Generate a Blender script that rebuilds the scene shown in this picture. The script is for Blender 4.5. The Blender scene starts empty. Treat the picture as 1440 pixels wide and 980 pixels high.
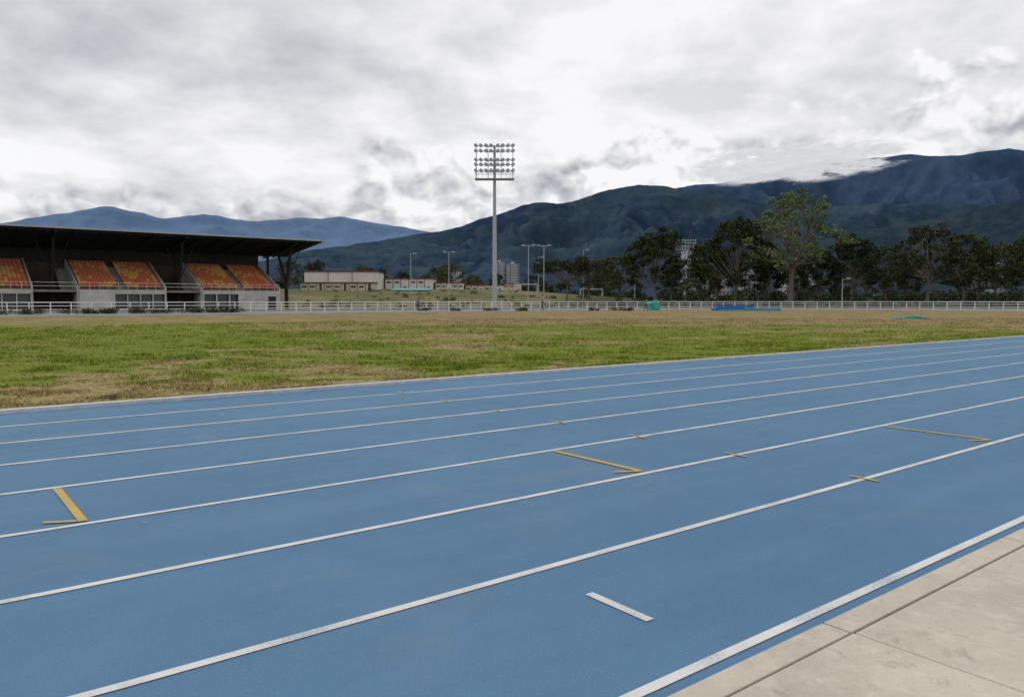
import bpy, math, random
import numpy as np
from mathutils import Vector, Matrix, noise
random.seed(7); rng=np.random.default_rng(7)
scene=bpy.context.scene
scene.view_settings.view_transform='Standard'
scene.view_settings.look='None'; scene.view_settings.exposure=0
COL=scene.collection
TH=math.radians(51.93)
UX,UY=math.sin(TH),math.cos(TH); NX,NY=-math.cos(TH),math.sin(TH)
def W(s,d,z=0.0): return Vector((s*UX+d*NX, s*UY+d*NY, z))

# ---------------------------------------------------------------- nodes
class NT:
    def __init__(s,tree): s.t=tree; s.n=tree.nodes; s.l=tree.links
    def add(s,typ,**kw):
        nd=s.n.new(typ)
        for k,v in kw.items(): setattr(nd,k,v)
        return nd
    def inp(s,sock,v):
        if isinstance(v,bpy.types.NodeSocket): s.l.new(v,sock)
        else:
            if hasattr(sock.default_value,'__len__') and not hasattr(v,'__len__'): v=(v,v,v)
            if hasattr(sock.default_value,'__len__') and len(sock.default_value)==4 and len(v)==3: v=tuple(v)+(1,)
            sock.default_value=v
    def math(s,op,a,b=0.0,c=None,clamp=False):
        nd=s.add('ShaderNodeMath',operation=op,use_clamp=clamp); s.inp(nd.inputs[0],a); s.inp(nd.inputs[1],b)
        if c is not None: s.inp(nd.inputs[2],c)
        return nd.outputs[0]
    def vmath(s,op,a,b=(0,0,0)):
        nd=s.add('ShaderNodeVectorMath',operation=op); s.inp(nd.inputs[0],a)
        if op=='SCALE': s.inp(nd.inputs['Scale'],b)
        else: s.inp(nd.inputs[1],b)
        return nd.outputs['Value'] if op=='LENGTH' else nd.outputs[0]
    def noise(s,vec,scale,detail=4,rough=.55,dist=0.0,dim='3D',col=False):
        nd=s.add('ShaderNodeTexNoise'); nd.noise_dimensions=dim; s.l.new(vec,nd.inputs['Vector'])
        nd.inputs['Scale'].default_value=scale; nd.inputs['Detail'].default_value=detail
        nd.inputs['Roughness'].default_value=rough; nd.inputs['Distortion'].default_value=dist
        return nd.outputs['Color' if col else 'Fac']
    def vor(s,vec,scale,detail=2,rough=.5,dim='3D',smooth=0.0):
        nd=s.add('ShaderNodeTexVoronoi',feature='SMOOTH_F1' if smooth else 'F1'); nd.voronoi_dimensions=dim; nd.normalize=True; s.l.new(vec,nd.inputs['Vector'])
        nd.inputs['Scale'].default_value=scale; nd.inputs['Detail'].default_value=detail; nd.inputs['Roughness'].default_value=rough
        nd.inputs['Lacunarity'].default_value=2.3
        if smooth: nd.inputs['Smoothness'].default_value=smooth
        return nd.outputs['Distance']
    def mr(s,v,a,b,c=0.0,d=1.0,smooth=False):
        nd=s.add('ShaderNodeMapRange'); nd.clamp=True
        if smooth: nd.interpolation_type='SMOOTHSTEP'
        s.inp(nd.inputs[0],v)
        for i,x in enumerate((a,b,c,d)): nd.inputs[i+1].default_value=x
        return nd.outputs[0]
    def mix(s,f,a,b,blend='MIX'):
        nd=s.add('ShaderNodeMix',data_type='RGBA',blend_type=blend)
        s.inp(nd.inputs[0],f); s.inp(nd.inputs[6],a); s.inp(nd.inputs[7],b)
        return nd.outputs[2]
    def comb(s,x,y,z):
        nd=s.add('ShaderNodeCombineXYZ'); s.inp(nd.inputs[0],x); s.inp(nd.inputs[1],y); s.inp(nd.inputs[2],z); return nd.outputs[0]
    def sep(s,v):
        nd=s.add('ShaderNodeSeparateXYZ'); s.l.new(v,nd.inputs[0]); return nd.outputs
def newmat(name):
    m=bpy.data.materials.new(name); m.use_nodes=True; t=NT(m.node_tree)
    b=m.node_tree.nodes['Principled BSDF']; return m,t,b
def bump(t,b,h,strength,dist):
    bp=t.add('ShaderNodeBump'); bp.inputs['Strength'].default_value=strength; bp.inputs['Distance'].default_value=dist
    t.l.new(h,bp.inputs['Height']); t.l.new(bp.outputs[0],b.inputs['Normal'])
def mat(name,c1,c2=None,scale=3.0,rough=.7,metal=0.0,detail=2,spec=.3):
    m,t,b=newmat(name)
    if c2 is None: c2=tuple(x*.75 for x in c1)
    g=t.add('ShaderNodeNewGeometry').outputs['Position']
    f=t.mr(t.noise(g,scale,detail,.6),.3,.7)
    t.l.new(t.mix(f,c1,c2),b.inputs['Base Color'])
    b.inputs['Roughness'].default_value=rough; b.inputs['Metallic'].default_value=metal
    b.inputs['Specular IOR Level'].default_value=spec
    return m

# ---------------------------------------------------------------- mesh builder
class MB:
    def __init__(s): s.v=[]; s.f=[]; s.m=[]
    def quad(s,pts,mi=0):
        i=len(s.v); s.v+=[tuple(p) for p in pts]; s.f.append(tuple(range(i,i+len(pts)))); s.m.append(mi)
    def hexa(s,c,mi=0):
        i=len(s.v); s.v+=[tuple(p) for p in c]
        for f in ((3,2,1,0),(4,5,6,7),(0,1,5,4),(1,2,6,5),(2,3,7,6),(3,0,4,7)):
            s.f.append(tuple(i+k for k in f)); s.m.append(mi)
    def box(s,x0,x1,y0,y1,z0,z1,mi=0,T=None):
        c=[(x0,y0,z0),(x1,y0,z0),(x1,y1,z0),(x0,y1,z0),(x0,y0,z1),(x1,y0,z1),(x1,y1,z1),(x0,y1,z1)]
        if T: c=[T(*p) for p in c]
        s.hexa(c,mi)
    def sbox(s,s0,s1,d0,d1,z0,z1,mi=0): s.box(s0,s1,d0,d1,z0,z1,mi,W)
    def beam(s,p0,p1,w,h=None,mi=0,w1=None):
        p0=Vector(p0);p1=Vector(p1);h=h or w; d=(p1-p0).normalized()
        up=Vector((0,0,1)) if abs(d.z)<.95 else Vector((0,1,0))
        a=d.cross(up).normalized(); b=a.cross(d).normalized(); k=(w1/w) if w1 else 1
        c=[p0-a*w/2-b*h/2,p0+a*w/2-b*h/2,p0+a*w/2+b*h/2,p0-a*w/2+b*h/2]
        c+=[p1-a*w/2*k-b*h/2*k,p1+a*w/2*k-b*h/2*k,p1+a*w/2*k+b*h/2*k,p1-a*w/2*k+b*h/2*k]
        s.hexa(c,mi)
    def cyl(s,p0,p1,r0,r1=None,n=10,mi=0,caps=True):
        p0=Vector(p0);p1=Vector(p1);r1=r0 if r1 is None else r1; d=(p1-p0).normalized()
        up=Vector((0,0,1)) if abs(d.z)<.95 else Vector((0,1,0))
        a=d.cross(up).normalized(); b=a.cross(d).normalized(); i=len(s.v)
        for p,r in ((p0,r0),(p1,r1)):
            for k in range(n):
                t=2*math.pi*k/n; s.v.append(tuple(p+a*math.cos(t)*r+b*math.sin(t)*r))
        for k in range(n):
            s.f.append((i+k,i+(k+1)%n,i+n+(k+1)%n,i+n+k)); s.m.append(mi)
        if caps:
            s.f.append(tuple(i+k for k in range(n))[::-1]); s.m.append(mi)
            s.f.append(tuple(i+n+k for k in range(n))); s.m.append(mi)
    def obj(s,name,mats,origin=(0,0,0),parent=None,bevel=0,smooth=False):
        o=Vector(origin); me=bpy.data.meshes.new(name)
        me.from_pydata([tuple(Vector(p)-o) for p in s.v],[],s.f)
        if not isinstance(mats,(list,tuple)): mats=[mats]
        for m in mats: me.materials.append(m)
        me.polygons.foreach_set('material_index',s.m)
        if smooth: me.polygons.foreach_set('use_smooth',[True]*len(s.f))
        me.update(); ob=bpy.data.objects.new(name,me); COL.objects.link(ob)
        if parent: ob.parent=parent
        else: ob.location=o
        if bevel:
            md=ob.modifiers.new('bevel','BEVEL'); md.width=bevel; md.segments=2; md.limit_method='ANGLE'
        return ob
def empty(name,loc):
    e=bpy.data.objects.new(name,None); e.location=loc; COL.objects.link(e); return e
def npmesh(name,V,F,mats,mi=None):
    me=bpy.data.meshes.new(name); V=np.asarray(V,dtype=np.float32); F=np.asarray(F,dtype=np.int32)
    me.vertices.add(len(V)); me.vertices.foreach_set('co',V.ravel())
    k=F.shape[1]; me.loops.add(F.size); me.loops.foreach_set('vertex_index',F.ravel())
    me.polygons.add(len(F)); me.polygons.foreach_set('loop_start',np.arange(0,F.size,k,dtype=np.int32))
    me.polygons.foreach_set('loop_total',np.full(len(F),k,dtype=np.int32))
    for m in mats: me.materials.append(m)
    if mi is not None: me.polygons.foreach_set('material_index',np.asarray(mi,dtype=np.int32))
    me.update(calc_edges=True); me.validate()
    return me

# ---------------------------------------------------------------- camera
cam=bpy.data.objects.new('camera',bpy.data.cameras.new('camera')); COL.objects.link(cam)
cam.data.sensor_width=36; cam.data.lens=27.25; cam.data.clip_end=40000; cam.data.clip_start=.05
cam.location=(0,0,1.425); cam.rotation_euler=(math.radians(90-3.52),0,0); scene.camera=cam

# ---------------------------------------------------------------- world + sun
SUN_EL,SUN_AZ=math.radians(58),math.radians(-60)
w=bpy.data.worlds.new('World'); scene.world=w; w.use_nodes=True
t=NT(w.node_tree)
for nd in list(t.n): t.n.remove(nd)
out=t.add('ShaderNodeOutputWorld')
sky=t.add('ShaderNodeTexSky',sky_type='NISHITA'); sky.sun_disc=False; sky.sun_elevation=SUN_EL; sky.sun_rotation=SUN_AZ
bg1=t.add('ShaderNodeBackground'); bg1.inputs[1].default_value=.1; t.l.new(sky.outputs[0],bg1.inputs[0])
D=t.add('ShaderNodeTexCoord').outputs['Generated']; X,Y,Z=t.sep(D)
zz=t.math('ADD',t.math('MAXIMUM',Z,0.0),.24)
P=t.comb(t.math('DIVIDE',X,zz),t.math('DIVIDE',Y,zz),0.0)
nA=t.noise(P,3.4,5,.52,0,'2D'); nA2=t.noise(t.vmath('ADD',P,(7.3,2.1,0)),1.0,2,.5,0,'2D')
up=t.math('ADD',t.mr(nA,.3,.7,-.15,.15),t.mr(nA2,.3,.7,-.10,.10))
up=t.math('ADD',up,t.mr(Z,.14,.42,.88,.74)); up=t.math('ADD',up,t.mr(X,-.6,.3,-.06,.03))
# cumulus bank hugging the mountains: bearing / height coordinates
AZ=t.math('ARCTAN2',X,Y); B2=t.comb(AZ,t.math('MULTIPLY',Z,1.45),0.0)
warp=t.vmath('SCALE',t.vmath('SUBTRACT',t.noise(B2,11.0,3,.55,0,'2D',True),(.5,.5,.5)),.045)
Q=t.vmath('ADD',B2,warp)
h1=t.vor(Q,15.0,2,.5,'2D',.35); h2=t.vor(t.vmath('ADD',Q,(0.006,.018,0)),15.0,2,.5,'2D',.35)
rel=t.math('SUBTRACT',h2,h1)  # light from above on the puffs, put into the cloud colour
soft=t.noise(B2,10,5,.55,0,'2D'); mass=t.noise(t.vmath('ADD',B2,(3.3,1.2,0)),4.6,2,.5,0,'2D')
lo=t.math('ADD',t.math('MULTIPLY',rel,1.45),t.mr(mass,.36,.64,.98,.64))
lo=t.math('ADD',lo,t.mr(soft,.3,.7,-.08,.10))
edge=t.math('ADD',t.math('ADD',Z,t.mr(X,-.5,.5,.020,-.035)),t.mr(mass,.3,.7,-.06,.06))
edge=t.math('ADD',edge,t.math('ADD',t.mr(soft,.3,.7,-.02,.02),t.mr(h1,0,.6,-.02,.02)))
bm=t.mr(edge,.155,.20,1.0,0.0,True)
val=t.math('ADD',t.math('MULTIPLY',lo,bm),t.math('MULTIPLY',up,t.math('SUBTRACT',1.0,bm)))
val=t.math('MAXIMUM',t.math('MINIMUM',val,.97),.38)
colr=t.mix(t.mr(val,.4,.85),(.93,.96,1.05),(1.0,.995,1.01))
colr=t.vmath('SCALE',colr,val)
bg2=t.add('ShaderNodeBackground'); t.l.new(colr,bg2.inputs[0]); bg2.inputs[1].default_value=1.0
ms=t.add('ShaderNodeMixShader'); ms.inputs[0].default_value=.96
t.l.new(bg1.outputs[0],ms.inputs[1]); t.l.new(bg2.outputs[0],ms.inputs[2]); t.l.new(ms.outputs[0],out.inputs[0])
w.cycles.sampling_method='MANUAL'; w.cycles.sample_map_resolution=512
sl=bpy.data.lights.new('sun','SUN'); sl.energy=1.2; sl.angle=math.radians(14); sl.color=(1,.965,.91)
so=bpy.data.objects.new('sun',sl); COL.objects.link(so)
sd=Vector((math.sin(SUN_AZ)*math.cos(SUN_EL),math.cos(SUN_AZ)*math.cos(SUN_EL),math.sin(SUN_EL)))
so.rotation_euler=sd.to_track_quat('Z','Y').to_euler(); so.location=(0,0,60)

# ---------------------------------------------------------------- oval
DC=48.13; S0,S1=.6,85.0
def oval(r,nb=64,ns=30):
    pts=[]
    for i in range(ns): pts.append((S0+(S1-S0)*i/ns,DC-r))
    for i in range(nb):
        a=-math.pi/2+math.pi*i/nb; pts.append((S1+r*math.cos(a),DC+r*math.sin(a)))
    for i in range(ns): pts.append((S1-(S1-S0)*i/ns,DC+r))
    for i in range(nb):
        a=math.pi/2+math.pi*i/nb; pts.append((S0+r*math.cos(a),DC+r*math.sin(a)))
    return pts
def ring(mb,r0,r1,z,mi=0):
    A=oval(r0);B=oval(r1);n=len(A)
    for i in range(n):
        j=(i+1)%n; mb.quad([W(*B[i],z),W(*B[j],z),W(*A[j],z),W(*A[i],z)],mi)

# ---------------------------------------------------------------- surface materials
def grass_color(t,g):
    x,y,z=t.sep(g)
    big=t.noise(g,.085,3,.6,.3,'2D')
    mid=t.noise(t.vmath('MULTIPLY',g,(1,1.2,0)),.36,5,.70,.5,'2D')
    fine=t.noise(g,9.0,2,.7,0,'2D')
    dry=t.math('ADD',t.math('MULTIPLY',t.math('SUBTRACT',big,.5),2.6),t.math('MULTIPLY',t.math('SUBTRACT',mid,.5),4.2))
    dry=t.math('ADD',dry,t.math('MULTIPLY',t.math('SUBTRACT',fine,.5),1.2))
    far=t.mr(y,33,66,-.08,1.10,True)
    near=t.mr(y,12,20,.42,-.06)
    xb=t.mr(x,-28,18,-.30,.26)
    dry=t.math('ADD',t.math('ADD',dry,far),t.math('ADD',near,xb))
    f=t.mr(dry,-.08,.46)
    c=t.mix(t.mr(fine,.3,.7),(.095,.140,.012),(.195,.225,.025))
    dc=t.mix(t.mr(fine,.3,.7),(.18,.13,.05),(.40,.32,.155))
    farc=t.mix(t.mr(mid,.35,.65),(.19,.135,.065),(.32,.25,.12))
    dc=t.mix(t.mr(y,30,60),dc,farc)
    c=t.mix(f,c,dc)
    soil=t.mr(t.noise(g,2.0,4,.72,.5,'2D'),.57,.65,0,.6)
    return t.mix(soil,c,(.095,.07,.033)),fine
def grass_mat(name,k=1.0,b_=True):
    m,t,b=newmat(name); g=t.add('ShaderNodeNewGeometry').outputs['Position']
    c,fine=grass_color(t,g); c=t.mix(1.0,c,(k,k,k),'MULTIPLY')
    t.l.new(c,b.inputs['Base Color']); b.inputs['Roughness'].default_value=.95; b.inputs['Specular IOR Level'].default_value=.1
    if b_: bump(t,b,t.noise(g,14,2,.7),.8,.06)
    return m
M_grass=grass_mat('infield_grass'); M_blade=grass_mat('grass_blades',1.3,False)

m,t,b=newmat('blue_rubber_track'); g=t.add('ShaderNodeNewGeometry').outputs['Position']
big=t.noise(g,.35,3,.6,.3,'2D'); mid=t.noise(g,2.2,4,.65,0,'2D'); gr=t.noise(g,260,1,.7,0,'2D'); gr2=t.noise(g,80,2,.7,0,'2D')
rot=t.add('ShaderNodeMapping'); rot.inputs['Rotation'].default_value=(0,0,-math.radians(90)+TH); t.l.new(g,rot.inputs[0])
strk=t.noise(t.vmath('MULTIPLY',rot.outputs[0],(.25,2.5,0)),1.2,3,.6,0,'2D')
c=t.mix(t.mr(big,.3,.7),(.080,.182,.308),(.098,.210,.345))
c=t.mix(t.mr(mid,.35,.7,0,.45),c,(.070,.158,.265)); c=t.mix(t.mr(strk,.45,.75,0,.35),c,(.122,.238,.36))
c=t.mix(t.mr(gr,.30,.5,.40,0),c,(.035,.085,.15)); c=t.mix(t.mr(gr2,.5,.75,0,.30),c,(.17,.29,.41))
c=t.mix(t.mr(t.noise(g,.9,4,.7,.8,'2D'),.58,.72,0,.26),c,(.17,.22,.26))
t.l.new(c,b.inputs['Base Color']); b.inputs['Roughness'].default_value=.78; b.inputs['Specular IOR Level'].default_value=.25
bump(t,b,gr,.45,.004); M_track=m
def paint(name,c,wear):
    m,t,b=newmat(name); g=t.add('ShaderNodeNewGeometry').outputs['Position']
    n=t.noise(g,60,3,.75,0,'2D'); n2=t.noise(g,3,2,.6,0,'2D')
    f=t.mr(t.math('ADD',n,t.math('MULTIPLY',t.math('SUBTRACT',n2,.5),.6)),.54,.70,0,wear)
    cc=t.mix(t.mr(n2,.3,.7),c,tuple(x*.84 for x in c)); t.l.new(t.mix(f,cc,(.22,.32,.42)),b.inputs['Base Color'])
    b.inputs['Roughness'].default_value=.7; return m
M_white=paint('white_line_paint',(.66,.65,.62),.6); M_yellow=paint('yellow_line_paint',(.54,.36,.045),.5)
M_kerb=mat('painted_kerb',(.58,.59,.60),(.42,.43,.44),6,.6)
m,t,b=newmat('concrete_paving'); g=t.add('ShaderNodeNewGeometry').outputs['Position']
n=t.noise(g,1.3,5,.65,.6); n2=t.noise(g,90,2,.7); n3=t.noise(g,9,4,.7,.3)
c=t.mix(t.mr(n,.35,.65),(.56,.50,.41),(.43,.38,.31)); c=t.mix(t.mr(n3,.5,.72,0,.5),c,(.66,.60,.51))
c=t.mix(t.mr(n2,.56,.75,0,.5),c,(.28,.25,.20)); c=t.mix(t.mr(t.noise(g,4.1,5,.75,1.2),.56,.68,0,.5),c,(.28,.24,.19))
t.l.new(c,b.inputs['Base Color']); b.inputs['Roughness'].default_value=.85; bump(t,b,t.math('ADD',n3,t.math('MULTIPLY',n2,.4)),.6,.008); M_conc=m
M_apron=mat('apron_concrete',(.42,.41,.38),(.33,.32,.29),.8,.9)
M_dirt=mat('joint_dirt',(.11,.09,.065),(.055,.048,.035),20,.95)

# ---------------------------------------------------------------- terrain ground sheet
def sst(a,b_,x):
    k=min(1,max(0,(x-a)/(b_-a))); return k*k*(3-2*k)
def terr(x,y):
    r=math.hypot(x,y)
    amp=5.0*(1-sst(-10,60,x))+1.2*sst(-10,60,x)
    z=-.02+amp*sst(158,250,r)
    if r>160: z+=.5*noise.noise(Vector((x/60,y/60,0)))*min(1,(r-160)/60)
    return z
radii=[0,5,20,60,100,130,145,152,158]+list(range(164,300,8))+[320,360,420,500,650,900,1400,2200,3500,6000,9000,14000]
NA=144; V=[]
for r in radii[1:]:
    for k in range(NA):
        a=2*math.pi*k/NA; x,y=r*math.sin(a),r*math.cos(a); V.append((x,y,terr(x,y)))
V.append((0,0,-.02)); c0=len(V)-1
mbg=MB(); mbg.v=V
for k in range(NA): mbg.f.append((c0,(k+1)%NA,k)); mbg.m.append(0)
for i in range(len(radii)-2):
    for k in range(NA):
        k2=(k+1)%NA; mbg.f.append((i*NA+k,i*NA+k2,(i+1)*NA+k2,(i+1)*NA+k)); mbg.m.append(0)
m,t,b=newmat('dry_grassland'); g=t.add('ShaderNodeNewGeometry').outputs['Position']; x,y,z=t.sep(g)
n=t.noise(g,.07,4,.65,.3); n2=t.noise(g,.5,3,.6)
c=t.mix(t.mr(n,.38,.6),(.085,.105,.030),(.20,.165,.085)); c=t.mix(t.mr(n2,.45,.65,0,.6),c,(.10,.085,.045))
c=t.mix(t.mr(x,8,30),c,(.045,.050,.022))  # shade beneath the right-hand trees put into the ground colour
t.l.new(c,b.inputs['Base Color']); b.inputs['Roughness'].default_value=.95; b.inputs['Specular IOR Level'].default_value=.1
mbg.obj('ground',m,smooth=True)

mb=MB(); ring(mb,46.34,52.0,-.008); mb.obj('apron_paving',M_apron)
mb=MB(); ring(mb,36.5,46.34,0); mb.obj('running_track',M_track)
mb=MB(); A=oval(36.42); last=None; SC=(S0+S1)/2
for fr in (1,.9,.75,.5,.25):
    cur=[(SC+(p[0]-SC)*fr, DC+(p[1]-DC)*fr) for p in A]
    if last:
        for i in range(len(A)):
            j=(i+1)%len(A); mb.quad([W(*last[i],0.002),W(*last[j],0.002),W(*cur[j],0.002),W(*cur[i],0.002)])
    last=cur
for i in range(len(A)):
    j=(i+1)%len(A); mb.quad([W(*last[i],0.002),W(*last[j],0.002),W(SC,DC,0.002)])
mb.obj('infield_grass',M_grass)

# lane lines
mb=MB()
for k in range(8): ring(mb,46.26-1.22*k-.026,46.26-1.22*k+.026,.004)
def strip(mb,p0,p1,wd,z,mi=0):
    p0=Vector(p0+(0,));p1=Vector(p1+(0,));dd=(p1-p0).normalized();a=Vector((-dd.y,dd.x,0))*wd/2
    mb.quad([W(q.x,q.y,z) for q in (p0-a,p1-a,p1+a,p0+a)],mi)
strip(mb,(2.57,2.28),(2.575,2.68),.05,.0045)
mb.obj('lane_lines',M_white)
mb=MB()
def arrow(s,d0,d1):
    strip(mb,(s,d0),(s,d1),.055,.0075); strip(mb,(s-.028,d1+.025),(s-.21,d1+.12),.045,.0075)
arrow(.86,6.69,5.59); arrow(4.80,5.47,4.37); arrow(8.70,4.26,3.16); arrow(12.6,3.03,1.95)
for k in range(0,8):
    d=1.87+1.22*k; s=6.0 if k else 6.45
    strip(mb,(s,d-.12),(s+.0,d+.12),.035,.0085)
mb.obj('lane_markings',M_yellow)

# kerb (inner edge), slightly raised
mb=MB(); A=oval(36.54);B=oval(36.40); zt=.05
for i in range(len(A)):
    j=(i+1)%len(A)
    mb.quad([W(*A[i],zt),W(*A[j],zt),W(*B[j],zt),W(*B[i],zt)])
    mb.quad([W(*A[i],-.01),W(*A[j],-.01),W(*A[j],zt),W(*A[i],zt)])
    mb.quad([W(*B[i],zt),W(*B[j],zt),W(*B[j],-.01),W(*B[i],-.01)])
mb.obj('track_kerb',M_kerb)

# concrete promenade
mb=MB()
for k in range(-6,26):
    s=3.14+k*2.0
    mb.sbox(s+.006,s+1.994,1.655,1.785,-.08,.010+.002*math.sin(k*3))
    for j in range(4):
        dd=1.64-1.5*j
        mb.sbox(s+.006,s+1.994,dd-1.488,dd,-.08,.012+.003*math.sin(k*5+j*2))
mb.obj('concrete_walkway',M_conc,bevel=.006)
mb=MB(); mb.quad([W(-12,1.79,.002),W(56,1.79,.002),W(56,1.75,.002),W(-12,1.75,.002)])
mb.quad([W(-12,1.745,-.004),W(56,1.745,-.004),W(56,-4.5,-.004),W(-12,-4.5,-.004)]); mb.obj('paving_joint_bed',M_dirt)
mb=MB()
for i in range(14):
    s=random.uniform(-1,14); d=random.uniform(4.5,11.4); a=random.random()*6.28; L=random.uniform(.02,.06)
    p=Vector((s,d,0)); u=Vector((math.cos(a),math.sin(a),0))*L; v=Vector((-math.sin(a),math.cos(a),0))*.004
    mb.quad([W((p-u).x,(p-u).y,.006),W((p+v).x,(p+v).y,.0065),W((p+u).x,(p+u).y,.006),W((p-v).x,(p-v).y,.006)])
mb.obj('dry_straw',mat('straw',(.42,.38,.28),(.5,.47,.38),30))

# ---------------------------------------------------------------- grass blades
N=210000
dd=11.76+ (rng.random(N)**1.9)*38; a_=rng.uniform(-.78,.95,N)
yy=dd/(UX-UY*a_); xx=a_*yy
keep=(yy<62)&(yy>5); xx=xx[keep];yy=yy[keep]; n=len(xx)
cl=np.array([noise.noise(Vector((float(x)*1.3,float(y)*1.3,0)))+.5*noise.noise(Vector((float(x)*.3,float(y)*.3,5))) for x,y in zip(xx,yy)])
kp=cl+rng.uniform(-.45,.2,n)>-.12; xx=xx[kp];yy=yy[kp];cl=cl[kp]; n=len(xx)
h=(.014+.028*rng.random(n)**2+.075*np.clip(cl,0,1)**1.3)*(1+yy/70); ang=rng.uniform(0,6.28,n); wd=.006+.006*rng.random(n)+yy*.0004
lx=rng.normal(0,.5,n)*h; ly=rng.normal(0,.5,n)*h
V=np.zeros((n,3,3)); V[:,0]=np.stack([xx-np.cos(ang)*wd,yy-np.sin(ang)*wd,np.zeros(n)],1)
V[:,1]=np.stack([xx+np.cos(ang)*wd,yy+np.sin(ang)*wd,np.zeros(n)],1); V[:,2]=np.stack([xx+lx,yy+ly,h],1)
me=npmesh('grass_tufts',V.reshape(-1,3),np.arange(n*3).reshape(-1,3),[M_blade])
COL.objects.link(bpy.data.objects.new('grass_tufts',me))

# ---------------------------------------------------------------- foliage
def leafmat(name,c1,c2,c3):
    m,t,b=newmat(name); tc=t.add('ShaderNodeTexCoord').outputs['Object']
    oi=t.add('ShaderNodeObjectInfo').outputs['Random']
    f=t.noise(tc,.8,1,.6); f2=t.noise(tc,5,0,.6)
    c=t.mix(t.mr(f,.35,.65),c1,c2); c=t.mix(t.mr(f2,.5,.75,0,.6),c,c3)
    hs=t.add('ShaderNodeHueSaturation'); t.l.new(c,hs.inputs['Color']); t.l.new(t.mr(oi,0,1,.7,1.3),hs.inputs['Value']); t.l.new(t.mr(oi,0,1,.485,.51),hs.inputs['Hue'])
    t.l.new(hs.outputs[0],b.inputs['Base Color']); b.inputs['Roughness'].default_value=.7; b.inputs['Specular IOR Level'].default_value=.15
    return m
M_leafD=leafmat('dark_leaves',(.022,.035,.013),(.042,.060,.019),(.080,.095,.034))
M_leafL=leafmat('pale_leaves',(.065,.09,.03),(.11,.14,.05),(.16,.18,.08))
M_leafO=leafmat('olive_leaves',(.040,.048,.019),(.072,.076,.029),(.11,.10,.048))
M_bark=mat('bark',(.12,.10,.08),(.20,.17,.14),4,.9)
def leaves(centres,rads,per,size,rg):
    P=[]
    for c,r in zip(centres,rads):
        k=int(per*(r**1.6)); q=rg.normal(0,1,(k,3)); q/=np.linalg.norm(q,axis=1)[:,None]
        q*= (rg.random(k)**.45)[:,None]; q*=np.array([r,r,r*.62]); P.append(q+c)
    P=np.concatenate(P); n=len(P)
    a=rg.normal(0,1,(n,3)); a/=np.linalg.norm(a,axis=1)[:,None]; bb=np.cross(a,rg.normal(0,1,(n,3))); bb/=np.linalg.norm(bb,axis=1)[:,None]
    s=size*rg.uniform(.5,1.3,n)[:,None]
    V=np.stack([P-a*s,P-bb*s*.6,P+a*s,P+bb*s*.6],1).reshape(-1,3); F=np.arange(n*4).reshape(-1,4)
    return V,F
def tree_mesh(name,seed,H,R,base,leafm,per=70,nl=26,size=.26,flat=1.0,airy=False,lr=(.9,1.9)):
    rg=np.random.default_rng(seed); rd=random.Random(seed)
    mb=MB(); top=Vector((rd.uniform(-.5,.5),rd.uniform(-.5,.5),H*.8)); fork=H*base*.9
    tr=H*.022
    pts=[Vector((0,0,-.3)),Vector((rd.uniform(-.2,.2),rd.uniform(-.2,.2),fork*.5)),Vector((rd.uniform(-.4,.4),rd.uniform(-.4,.4),fork)),Vector((top.x*.6,top.y*.6,(fork+H*.8)/2)),top]
    rr=[tr*1.3,tr,tr*.85,tr*.55,tr*.2]
    for i in range(4): mb.cyl(pts[i],pts[i+1],rr[i],rr[i+1],8,caps=False)
    cs=[];rs=[]
    for i in range(nl):
        th=i*2.4+rd.uniform(-.5,.5); u=rd.random()
        zf=base+(1-base)*(.08+.88*((i+.5)/nl)**.9)
        k=(zf-base)/(1-base); prof=math.sin(math.pi*min(1,.18+.80*k))**.7 if flat>.8 else (.5+.5*k)
        r=R*prof*(.35+.65*math.sqrt(u))*rd.uniform(.72,1.2)
        z=H*zf if flat>.8 else H*(base+ (1-base)*(.55+.4*rd.random()*(1-.5*(r/R)**2)))
        c=Vector((math.cos(th)*r,math.sin(th)*r,z)); rad=rd.uniform(*lr); c.z=min(c.z,H-rad*.6)
        cs.append(np.array(c)); rs.append(rad)
        st=pts[2].lerp(pts[3],rd.random()*.9) if flat>.8 else pts[2].lerp(pts[3],rd.random()*.3)
        st=Vector((st.x,st.y,min(st.z,c.z-.3)))
        mid=st.lerp(c,.5)+Vector((rd.uniform(-.4,.4),rd.uniform(-.4,.4),-.25 if flat>.8 else .5))
        mb.cyl(st,mid,tr*.4,tr*.25,5,caps=False); mb.cyl(mid,c,tr*.25,tr*.08,5,caps=False)
        for q in range(2 if not airy else 4):
            e=c+Vector((rd.uniform(-1,1),rd.uniform(-1,1),rd.uniform(-.3,.9)))*rad
            mb.cyl(c.lerp(mid,.3),e,tr*.1,tr*.04,4,caps=False)
            cs.append(np.array(e)); rs.append(rad*rd.uniform(.4,.6))
    V,F=leaves(cs,rs,per,size,rg)
    tv=np.array(mb.v); tf=np.array(mb.f); n=len(tv)
    return npmesh(name,np.concatenate([tv,V]),np.concatenate([tf,F+n]),[M_bark,leafm],[0]*len(tf)+[1]*len(F))
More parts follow.
